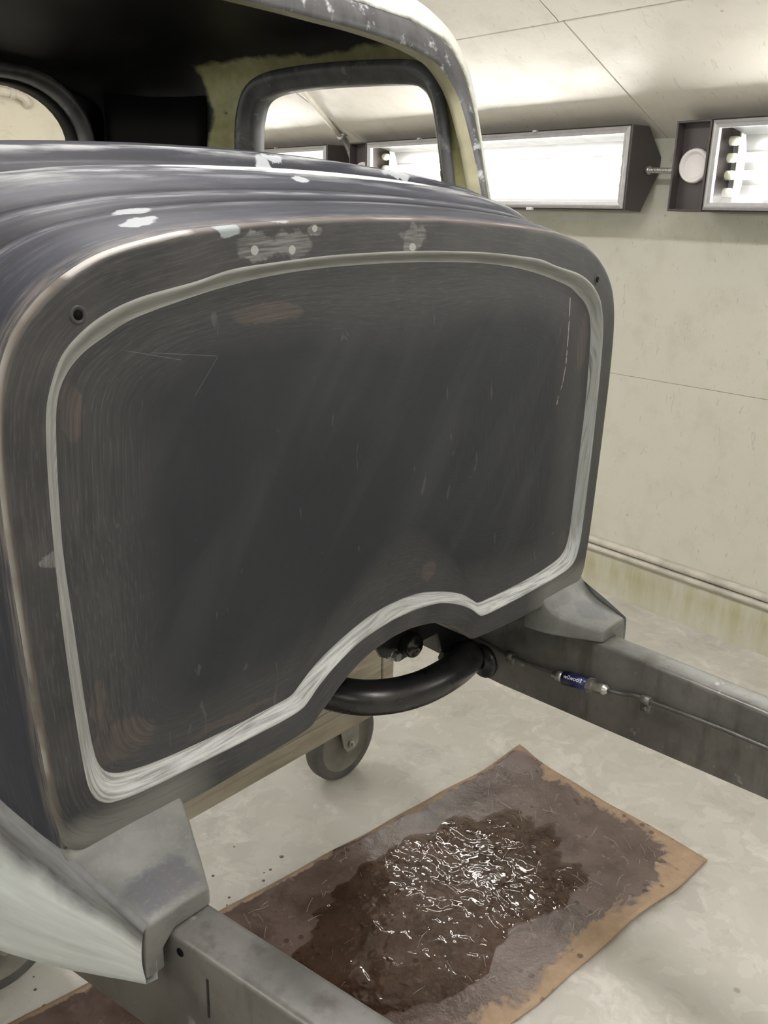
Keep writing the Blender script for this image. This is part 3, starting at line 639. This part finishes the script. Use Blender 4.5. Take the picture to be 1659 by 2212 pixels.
for f in b.faces:
    c = f.calc_center_median()
    if abs(c.x) > .45 and in_poly((c.y, c.z-ZO), WIN): kill.append(f)
bmesh.ops.delete(b, geom=kill, context='FACES')
for v in b.verts:
    if v.is_boundary and .36 < v.co.y < .93 and .08 < v.co.z-ZO < .33 and abs(v.co.x) > .45:
        q = nearest((v.co.y, v.co.z-ZO), WIN)
        if (Vector((v.co.y, v.co.z-ZO))-q).length < .02: v.co.y, v.co.z = q.x, q.y+ZO
bmesh.ops.recalc_face_normals(b, faces=b.faces)
# make normals point outwards
ff = max(b.faces, key=lambda f: f.calc_center_median().z)
if ff.normal.z < 0: bmesh.ops.reverse_faces(b, faces=b.faces)
b.to_mesh(me); b.free()
sh = obj('cabin_shell', me, [M_BODY, M_INNER], body)
sd = sh.modifiers.new('solid', 'SOLIDIFY'); sd.thickness = .016; sd.offset = -1; sd.material_offset = 1; sd.material_offset_rim = 1
tag(sh, 'pale primered roof and sides')
# rear wall with a wide rear window
def rr_poly(hw, z0, z1, r, n=10):
    out = []
    for cx_, cz_, a0 in ((hw-r, z1-r*.75, 0), (-hw+r, z1-r*.75, 90), (-hw+.05, z0+.05, 180), (hw-.05, z0+.05, 270)):
        rx, rz = (r, r*.75) if a0 < 180 else (.05, .05)
        for i in range(n+1):
            a = math.radians(a0+90*i/n); out.append((cx_+rx*math.cos(a), cz_+rz*math.sin(a)))
    return out
rw = rr_poly(.332, .13, .316, .15)
outer = Gw[-1]
def ring_between(inner, y_in, outerP):
    """stitch rear wall: inner loop to outer loop by angle about the window centre"""
    cz_ = .21
    rows = []
    oo = sorted([(math.atan2(p[2]-ZO-cz_, p[0]), p) for p in outerP], key=lambda q: q[0])
    ang = np.array([q[0] for q in oo]); rad = np.array([math.hypot(q[1][0], q[1][2]-ZO-cz_) for q in oo])
    a_i = [math.atan2(z-cz_, x) for x, z in inner]
    for f in (0, .03, .06, .5, 1):
        row = []
        for (x, z), a in zip(inner, a_i):
            R_ = np.interp(a, np.r_[ang-2*math.pi, ang, ang+2*math.pi], np.r_[rad, rad, rad]); r_ = math.hypot(x, z-cz_)
            rr = r_+(R_-r_)*f; row.append((math.cos(a)*rr, 1.225+(0 if f else .03)-(.012 if f == 1 else 0), cz_+math.sin(a)*rr+ZO))
        rows.append(row)
    return grid_mesh(rows, closed_u=True)
rwm = obj('rear_wall', ring_between(rw, 1.22, outer), [M_BODY, M_MATTE], body)
add_attr(rwm.data, 'edge', np.full(len(rwm.data.vertices), .3))
sd = rwm.modifiers.new('solid', 'SOLIDIFY'); sd.thickness = .016; sd.offset = 0; sd.material_offset = 0
bpy.context.view_layer.update()
rwm.data.polygons.foreach_set('material_index', [1]*len(rwm.data.polygons))
rows = []
for gq, yv in ((.020, 1.19), (.018, 1.183), (.010, 1.180), (.004, 1.186), (0, 1.20), (0, 1.26), (.012, 1.262)):
    rows.append([(x*(1+gq/.317), yv, .21+(z-.21)*(1+gq/.08)+ZO) for x, z in rw])
obj('rear_window_frame', grid_mesh(rows, closed_u=True), M_WIN, body)
# side window reveals (both sides)
def dense(poly, n=6):
    k_ = poly+[poly[0]]; return resample(k_, [n]*len(poly))[:-1].tolist()
wd = dense(WIN, 5); cyw = np.mean([p[0] for p in wd]); czw = .21
for s in (-1, 1):
    rows = []
    for grow, xv in ((.034, .527), (.030, .520), (.020, .518), (.014, .522), (.010, .530), (.002, .533), (-.004, .540), (-.004, .572), (.010, .576)):
        row = []
        for i, (y, z) in enumerate(wd):
            a, b_ = wd[i-1], wd[(i+1) % len(wd)]; tx, tz = b_[0]-a[0], b_[1]-a[1]; L = math.hypot(tx, tz); nx, nz_ = -tz/L, tx/L
            row.append((s*xv, y+nx*grow, z+nz_*grow+ZO))
        rows.append(row)
    # check direction: grown loop must be larger
    if abs(rows[0][0][2]-rows[6][0][2]) > 0 and (max(p[2] for p in rows[0]) < max(p[2] for p in rows[6])):
        rows = [[(p[0], 2*q[1]-p[1], 2*q[2]-p[2]) for p, q in zip(r, rows[6])] for r in rows]
    obj('side_window_frame', grid_mesh(rows, closed_u=True), M_WIN, body)
# windshield opening: olive jamb and sanded face
OP = [(.503, .06), (.501, .108), (.503, .151), (.504, .179), (.503, .20), (.500, .242), (.489, .276), (.459, .307), (.407, .321), (.355, .327), (.285, .331), (.21, .332), (.142, .333), (.063, .333), (0, .333)]
DO = [(.509, .06), (.512, .105), (.517, .15), (.522, .18), (.525, .21), (.528, .259), (.521, .308), (.487, .346), (.423, .363), (.349, .368), (.281, .371), (.21, .373), (.15, .374), (.07, .375), (0, .375)]
ws = [6]*14
def wfull(keys, dy=0.0):
    h = resample(keys, ws); h = np.column_stack([h[:, 0], .27+WK*(h[:, 1]-.10)+dy, h[:, 1]+ZO]); m = h[-2::-1].copy(); m[:, 0] *= -1; return np.vstack([h, m])
OPf = wfull(OP); DOf = wfull(DO)
def lerp(a, b_, t): return a*(1-t)+b_*t
rows = [OPf+np.array([0, .004, 0]), lerp(OPf, DOf, .12)+np.array([0, -.001, 0]), lerp(OPf, DOf, .4)+np.array([0, -.004, 0]), lerp(OPf, DOf, .75)+np.array([0, -.003, 0]), DOf+np.array([0, .001, 0])]
tag(obj('windshield_frame', grid_mesh(rows), M_WSF, body), 'dark sanded windshield frame with pale filler flecks')
JB = lerp(OPf, DOf, .35)
rows = [OPf+np.array([0, .004, 0]), OPf+np.array([0, .020, .0]), OPf+np.array([0, .030, .001]), JB+np.array([0, .036, .002])]
obj('windshield_jamb', grid_mesh(rows), M_JAMB, body)
# black board in the rear corner of the cabin
for s in (-1, 1):
    p0, p1 = Vector((s*.375, 1.178, 0)), Vector((s*.525, 1.028, 0)); rows = []
    for z in np.linspace(-.05, .31, 6):
        rows.append([tuple(p0.lerp(p1, t)+Vector((s*.0, -.012*math.sin(math.pi*t)*0, z-.006*math.sin(math.pi*t)*(z > .3)+ZO))) for t in np.linspace(0, 1, 9)])
    o = obj('corner_board', grid_mesh(rows), M_MATTE, body); o.modifiers.new('solid', 'SOLIDIFY').thickness = .006
obj('floor_pan', prism([(-.445, .078), (.445, .078), (.50, .34), (.515, .6), (.50, 1.0), (.40, 1.17), (-.40, 1.17), (-.50, 1.0), (-.515, .6), (-.50, .34)], ZO-.462, ZO-.450, lambda a, b, d: (a, b, d)), M_BLACK, body, False)
obj('dash_backing', box(-.49, .49, .30, .315, ZO-.2, ZO+.075), M_BLACK, body, False)

# ------------------------------------------------------------------ frame
def m_steel(name, tone=1.0, rust=.5):
    k = NT(name); co = k.pos(); x, y, z = k.xyz(co)
    bl = k.noise(co, 9, 5, .6); f = k.noise(co, 60, 5, .7); dr = k.noise(k.scale(co, (40, 40, 9)), 1, 4, .6)
    c = k.mix(k.rng(bl, .35, .65), (.105*tone, .105*tone, .098*tone), (.195*tone, .190*tone, .178*tone))
    c = k.mix(k.mul(k.rng(dr, .52, .68), .6), c, (.062, .058, .050))
    c = k.mix(k.mul(k.rng(f, .58, .68), rust*.6), c, (.085, .055, .038))
    sp = k.noise(co, 26, 3, .6); c = k.mix(k.mul(k.rng(sp, .66, .72), .6), c, (.38, .38, .36))
    return k.pbr(c, k.rng(bl, .3, .7, .28, .5), .35, k.bump(f, .12, .0012), .5)
M_STEEL = m_steel('bare_steel_rail', .95); M_BLK = plain('black_satin_paint', (.016, .016, .017), .30, 0, .3, 25, .06)
M_ZINC = plain('zinc_fitting', (.42, .42, .40), .32, .8, .15, 80, .08); M_LINE = plain('dull_brake_line', (.10, .098, .09), .4, .5, .2, 40, .05)
M_BLUE = plain('blue_anodised', (.012, .018, .075), .3, .2, .1, 40, .03); M_INK = plain('white_print', (.7, .7, .72), .5, 0, .02, 20, 0)
frame = empty('chassis', (0, 0, ZO-.673), 'bare steel chassis frame with two tapering box rails and a black tube crossmember', 'chassis')
def rin(y): return .372+.1*y
def rbot(y): return float(np.interp(y, [-1.4, -.35, .1, 1.4], [-.625, -.648, -.673, -.673]))
for s in (-1, 1):
    rows = []
    for y in np.linspace(-1.35, 1.3, 54):
        xi, xo, zt, zb = rin(y), rin(y)+.046, -.523, rbot(y); r = .0065
        sec = [(xi, zb+r)] + [(xi+r-r*math.cos(a), zt-r+r*math.sin(a)) for a in np.linspace(0, math.pi/2, 5)] + [(xo-r+r*math.sin(a), zt-r+r*math.cos(a)) for a in np.linspace(0, math.pi/2, 5)] + [(xo, zb+r), (xo-r*.3, zb+r*.3), (xo-r, zb), (xi+r, zb), (xi+r*.3, zb+r*.3)]
        rows.append([(s*x, y, z+ZO) for x, z in sec])
    me = grid_mesh(rows, closed_u=True); bb = bmesh.new(); bb.from_mesh(me); bb.verts.ensure_lookup_table(); n = len(rows[0])
    bb.faces.new([bb.verts[i] for i in range(n)]); bb.faces.new([bb.verts[(len(rows)-1)*n+i] for i in range(n)]); bmesh.ops.recalc_face_normals(bb, faces=bb.faces); bb.to_mesh(me); bb.free()
    rail = autosmooth(obj('frame_rail', me, M_STEEL, frame), 40)
    ho = (rin(-.098)+.046)
    obj('drilled_hole', lathe([(0, .0005), (.0034, .0005), (.0040, .0009), (.0043, .0002)], (s*(ho), -.098, ZO-.539), (s, -.1*1, 0), 16), M_HOLE, rail)
    wx = rin(-.13)+.0462
    obj('weld_seam', box(s*wx-.0008, s*wx+.0008, -.1325, -.1305, ZO-.59, ZO-.548), M_BLK, rail, False)
# crossmember tube bending back at the middle
kp = [(.392, .178, -.646), (.36, .152, -.632), (.31, .126, -.614), (.25, .110, -.604), (.19, .111, -.603), (.135, .124, -.600), (.09, .152, -.596), (.06, .195, -.590), (.03, .25, -.582), (0, .275, -.580)]
kp2 = kp[:-1]+[(.012, .32, -.572), (.0, .40, -.555), (0, .48, -.50), (0, .50, -.462)]
cm = obj('crossmember_tube', tube_mesh([(p[0], p[1], p[2]+ZO) for p in curve_pts(kp2, 7)], .0265, 24), M_BLK, frame)
for s in (-1, 1):
    nrm = Vector((s, -.1, 0)).normalized()
    obj('mounting_flange', lathe([(0, 0), (.012, 0), (.012, -.006), (.020, -.010), (.030, -.010), (.034, -.006), (.034, 0), (0, 0)], (s*rin(.178), .178, ZO-.644), nrm*1, 28), M_BLK, cm)
    obj('boss_disc', lathe([(0, -.002), (.0085, -.002), (.0085, -.010), (.0105, -.0125), (.014, -.0115), (.016, -.009), (.026, -.009), (.0295, -.006), (.030, 0), (0, 0)], (s*(rin(.136)+.0005), .136, ZO-.641), nrm, 32), M_BLK, cm)
# black mount bracket hanging behind the arch
mb = obj('mount_bracket', prism([(.178, -.500), (.178, -.566), (.190, -.585), (.232, -.608), (.262, -.606), (.268, -.590), (.275, -.592), (.33, -.592), (.345, -.628), (.375, -.662), (.390, -.66), (.395, -.52), (.30, -.50)], .196, .206, lambda a, b, d: (a, d, b+ZO)), M_BLACK, frame, False, .002)
obj('bushing', lathe([(0, -.022), (.008, -.022), (.008, -.018), (.018, -.018), (.020, -.014), (.020, .004), (0, .004)], (.246, .192, ZO-.578), (0, 1, 0), 24), M_BLK, mb)
obj('bolt', join([lathe([(0, -.016), (.007, -.016), (.0085, -.013), (.0085, -.006), (.011, -.006), (.011, 0), (0, 0)], (.211, .196, ZO-.586), (0, 1, 0), 6)]), M_ZINC, mb, False)
obj('clamp_bolt', lathe([(0, -.02), (.009, -.02), (.009, -.008), (.016, -.008), (.016, .002), (0, .002)], (.352, .192, ZO-.640), (.3, 1, .1), 8), M_BLK, mb, False)
# brake line with its inline valve on the right rail
def rp(y, z, off=.006): return (rin(y)-off, y, z+ZO)
bl = obj('brake_line', tube_mesh(curve_pts([rp(.30, -.60), rp(.134, -.604), rp(.093, -.6065), rp(.059, -.606), rp(.030, -.605), rp(-.03, -.5975)], 6), .0032, 10), M_LINE, frame)
obj('line_clip', join([lathe([(.003, -.006), (.0058, -.006), (.0058, .006), (.003, .006)], rp(.078, -.6065), (.1, 1, 0), 12), box(rin(.078)-.004, rin(.078)+.001, .070, .086, ZO-.622, ZO-.604)]), M_STEEL, bl)
a0, a1 = Vector(rp(-.012, -.601, .011)), Vector(rp(-.112, -.586, .011)); ax = (a1-a0).normalized(); LV = (a1-a0).length
val = obj('residual_valve', lathe([(0, .022), (.0105, .022), (.0105, LV*.66), (0, LV*.66)], a0, ax, 28), M_BLUE, frame)
obj('valve_fitting', lathe([(0, 0), (.0045, 0), (.0045, .008), (.008, .009), (.008, .022), (0, .022)], a0, ax, 18), M_ZINC, val)
obj('valve_hex', lathe([(0, LV*.66), (.0118, LV*.66), (.0118, LV*.75), (0, LV*.75)], a0, ax, 6), M_ZINC, val, False)
obj('valve_fitting', lathe([(0, LV*.75), (.0072, LV*.75), (.0072, LV*.84), (.0085, LV*.84), (.0085, LV*.96), (.006, LV*.98), (.006, LV), (0, LV)], a0, ax, 14), M_ZINC, val)
tc = bpy.data.curves.new('lettering', 'FONT'); tc.body = 'wilwood'; tc.size = .0095; tc.align_x = 'CENTER'; tc.align_y = 'CENTER'
to = bpy.data.objects.new('tmp', tc); C.objects.link(to); bpy.context.view_layer.update()
tme = bpy.data.meshes.new_from_object(to.evaluated_get(bpy.context.evaluated_depsgraph_get())); bpy.data.objects.remove(to)
toward = (CAM-(a0+a1)/2); toward = (toward-ax*toward.dot(ax)).normalized(); tilt = Matrix.Rotation(math.radians(-12), 3, ax); upv = toward.cross(ax)
cen_t = a0+ax*(LV*.43)
for v in tme.vertices:
    th = v.co.y/.0106; d_ = (toward*math.cos(th)+upv*math.sin(th)); d_ = tilt @ d_
    v.co = cen_t+ax*v.co.x+d_*.0109
obj('lettering', tme, M_INK, val, False)
bl2 = obj('brake_line', tube_mesh(curve_pts([tuple(a1), rp(-.135, -.584), rp(-.152, -.578), rp(-.176, -.577), rp(-.234, -.5727), rp(-.295, -.5693), rp(-.351, -.568), rp(-.7, -.56), rp(-1.3, -.55)], 6), .0032, 10), M_LINE, frame)
obj('line_clip', join([lathe([(.003, -.007), (.0064, -.007), (.0064, .007), (.003, .007)], rp(-.172, -.577), (.1, 1, -.05), 12), box(rin(-.17)-.004, rin(-.17)+.001, -.180, -.164, ZO-.598, ZO-.575),
     lathe([(0, -.007), (.004, -.007), (.0045, -.003), (.0045, 0)], rp(-.172, -.591, 0), (1, -.1, 0), 12)]), M_STEEL, bl2)

# ------------------------------------------------------------------ dolly under the body
M_WOOD = None
k = NT('weathered_timber'); co = k.pos(); g = k.noise(k.scale(co, (5, 60, 60)), 1, 5, .6, .6); bl_ = k.noise(co, 8, 4)
c = k.mix(k.rng(g, .3, .7), (.25, .225, .18), (.40, .365, .30)); c = k.mix(k.mul(k.rng(bl_, .5, .7), .4), c, (.17, .15, .12)); M_WOOD = k.pbr(c, .7, 0, k.bump(g, .25, .003), .3)
M_RUB = plain('grey_rubber_tyre', (.090, .090, .087), .6, 0, .25, 30, .12); M_CORE = plain('caster_core', (.155, .150, .130), .55, 0, .25, 25, .08); M_FORK = plain('dusty_fork_steel', (.26, .265, .235), .5, .2, .2, 30, .08)
dol = empty('body_dolly', (.16, .65, 0), 'low timber dolly on casters standing under the frame', 'dolly')
obj('beam', box(-.66, .640, .600, .622, .178, .228), M_WOOD, dol, False, .003)
obj('deck_plank', box(-.66, .640, .600, .745, .2285, .250), M_WOOD, dol, False, .002)
for s in (-1, 1):
    a, b_ = sorted((s*.40, s*.655)); obj('upright_block', box(a, b_, .602, .688, .2505, .5565), M_WOOD, dol, False, .003)
    a, b_ = sorted((s*.657, s*.697)); obj('side_board', box(a, b_, .600, .645, .2505, .46), M_WOOD, dol, False, .003)
def caster(x, y):
    root = obj('caster', box(x-.05, x+.05, y-.044, y+.044, .222, .228), M_FORK, dol, False, .001)
    R = .103
    wh = obj('wheel', lathe([(R-.024, -.020), (R-.010, -.021), (R-.003, -.018), (R, -.010), (R, .010), (R-.003, .018), (R-.010, .021), (R-.024, .020)], (x, y, R+.0005), (0, 1, 0), 48), M_RUB, root)
    obj('wheel_core', lathe([(0, -.022), (.018, -.022), (.022, -.016), (R-.030, -.013), (R-.0245, -.019), (R-.0235, -.020), (R-.0235, .020), (R-.030, .013), (.02, .02), (0, .02)], (x, y, R+.0005), (0, 1, 0), 40), M_CORE, root)
    for s in (-1, 1):
        obj('fork_plate', prism([(x-.048, .222), (x+.034, .222), (x+.030, .092), (x+.020, .082), (x-.008, .080), (x-.020, .096)], y+s*.030-.0018, y+s*.030+.0018, lambda a, b, d: (a, d, b)), M_FORK, root, False, .001)
        obj('axle_nut', join([lathe([(0, .013), (.005, .013), (.005, .007), (.0095, .007), (.0095, 0), (0, 0)], (x, y+s*.0318, R), (0, s, 0), 6)]), M_ZINC, root, False)
caster(.590, .672); caster(-.262, .672)

# ------------------------------------------------------------------ wet cardboard, puddle, fibres, drops
k = NT('soaked_cardboard'); co = k.pos(); d = k.attr('rim'); n1 = k.noise(co, 9, 5, .65, .5); n2 = k.noise(co, 40, 5, .65); n3 = k.noise(co, 4, 3)
x, y, z = k.xyz(co)
wet = k.rng(k.add(d, k.mul(k.sub(n1, .5), .15)), .030, .042)
c = k.mix(k.rng(n2, .3, .7), (.30, .205, .135), (.39, .285, .195))
wc = k.mix(k.rng(n1, .35, .62), (.060, .038, .031), (.135, .098, .086)); wc = k.mix(k.mul(k.rng(n3, .48, .66), .6), wc, (.165, .125, .110))
c = k.mix(wet, c, wc)
sp = k.voro(co, 38, 'F1', 0); c = k.mix(k.mul(k.mul(k.rng(sp, .26, .20), k.rng(n1, .5, .6)), .7), c, (.03, .018, .015))
rg = k.mix(wet, (.75, .75, .75), (.24, .24, .24)); rgn = k.math('ADD', k.mul(k.xyz(rg)[0], 1.0), k.mul(k.sub(n2, .5), .25))
M_CARD = k.pbr(c, rgn, 0, k.bump(k.add(k.mul(n1, .7), k.mul(n2, .5)), .5, .006), .5)
U0, U1, V0, V1 = -1.25, .915, -.008, .528
NU, NV = 150, 44
rows, rim = [], []
for j in range(NV+1):
    row, rr_ = [], []
    for i in range(NU+1):
        u = U0+(U1-U0)*i/NU; v = V0+(V1-V0)*j/NV
        du = .010*mnoise.noise((v*6, 3.1, 0)) if i == NU else 0; dv = .007*mnoise.noise((u*7, j*.7, 5)) if j in (0, NV) else 0
        e = min(U1-u, (v-V0)*.8, (V1-v)*2.2+.012)
        zz = .0045+.0035*(1+mnoise.noise((u*4, v*4, 1.7)))*math.exp(-e/.08)
        zz += .014*math.exp(-((u-U1)**2+(v-V1)**2)/.004)+.010*math.exp(-((u-.62)**2)/.03-((v-V0)**2)/.002)
        row.append(room(u+du, v+dv, zz)); rr_.append(e+.012*(v-V0))
    rows.append(row); rim.append(rr_)
rim = np.array(rim)
card = obj('cardboard_sheet', grid_mesh(rows, attrs={'rim': rim}), M_CARD)
sd = card.modifiers.new('solid', 'SOLIDIFY'); sd.thickness = .004; sd.offset = -1
tag(card, 'water-soaked brown cardboard sheet lying on the floor between the rails', 'cardboard')
k = NT('standing_water'); co = k.pos(); n1 = k.noise(co, 13, 1.5, .5, 1.0); n2 = k.noise(co, 42, 1, .5, .6)
bm_ = k.bump(k.add(k.rng(n1, .3, .7, smooth=True), k.mul(k.rng(n2, .35, .65, smooth=True), .28)), .32, .006)
tr = k.n('BsdfTransparent', {'Color': (.62, .54, .48, 1)}); gl = k.n('BsdfGlossy', {'Color': (1, 1, 1, 1), 'Roughness': .025}); k.set(gl.inputs['Normal'], bm_)
fr = k.n('Fresnel', {'IOR': 1.4}); k.set(fr.inputs['Normal'], bm_)
ms = k.n('MixShader', {0: k.mul(fr.outputs[0], k.sub(1.0, k.n('NewGeometry').outputs['Backfacing'])), 1: tr.outputs[0], 2: gl.outputs[0]}); k.t.links.new(ms.outputs[0], k.out.inputs[0]); M_WATER = k.m
rows = []
for f in np.linspace(0, 1, 14):
    row = []
    for i in range(160):
        a = 2*math.pi*i/160; rr = 1+.28*mnoise.noise((math.cos(a)*1.6, math.sin(a)*1.6, .3))+.14*mnoise.noise((math.cos(a)*6, math.sin(a)*6, 2))+.07*mnoise.noise((math.cos(a)*19, math.sin(a)*19, 4))
        u = .42+.36*rr*f*math.cos(a); v = .27+.165*rr*f*math.sin(a)
        zz = .0108-.0030*f**6+(.0008*mnoise.noise((u*30, v*30, 0)))*(1-f**4)
        row.append(room(u, v, zz))
    rows.append(row)
tag(obj('water_puddle', grid_mesh(rows, closed_u=True, flip=True), M_WATER), 'shiny rippled puddle of water on the soaked cardboard', 'puddle')
# loose fibres stuck on the sheet
vs_, fs_ = [], []
def fibre(u, v, L, a, bend, wdt=.00028, z=.0075):
    pts = [(u+L*t*math.cos(a+bend*t), v+L*t*math.sin(a+bend*t)) for t in (0, .33, .66, 1)]
    for i, (pu, pv) in enumerate(pts):
        n_ = (-math.sin(a)*wdt, math.cos(a)*wdt); k0 = len(vs_)
        zz = z+.006*math.sin(math.pi*i/3)*random.random()
        vs_.extend([room(pu-n_[0], pv-n_[1], zz), room(pu+n_[0], pv+n_[1], zz), room(pu, pv, zz+wdt*1.5)])
        if i:
            for q in range(3): fs_.append((k0-3+q, k0-3+(q+1) % 3, k0+(q+1) % 3, k0+q))
for i in range(170):
    u = random.uniform(-.15, .9); v = random.choice([random.uniform(.01, .52), random.gauss(.44, .05), random.gauss(.08, .04)])
    v = min(.52, max(.0, v)); fibre(u, v, random.uniform(.01, .045), random.gauss(.9, .6) if random.random() < .6 else random.uniform(0, 6.3), random.gauss(0, .18))
for i in range(36):
    fibre(random.gauss(.80, .03), random.gauss(.50, .025), random.uniform(.015, .05), random.uniform(0, 6.3), random.gauss(0, 1))
me = bpy.data.meshes.new('m'); me.from_pydata(vs_, [], fs_)
M_FIB = plain('pale_fibre', (.50, .45, .38), .5, 0, .2, 50, 0)
tag(obj('loose_fibres', me, M_FIB, smooth=False), 'pale loose sanding fibres scattered over the wet cardboard', 'fibres', kind='stuff')
ms_ = []
for i in range(46):
    x, y = (random.uniform(-.32, .0), random.uniform(.56, .80)) if i < 34 else (random.uniform(.0, .30), random.uniform(.52, .70))
    r = random.choice([.002, .003, .0035, .005]); ms_.append(lathe([(0, .0012), (r*.6, .001), (r, .0002)], (x, y, 0), (0, 0, 1), 10))
M_DROP = plain('brown_water_drop', (.12, .10, .075), .15, 0, .2, 60, 0)
tag(obj('water_drops', join(ms_), M_DROP), 'brown water drops spattered on the pale floor beside the cardboard', 'drops', kind='stuff')
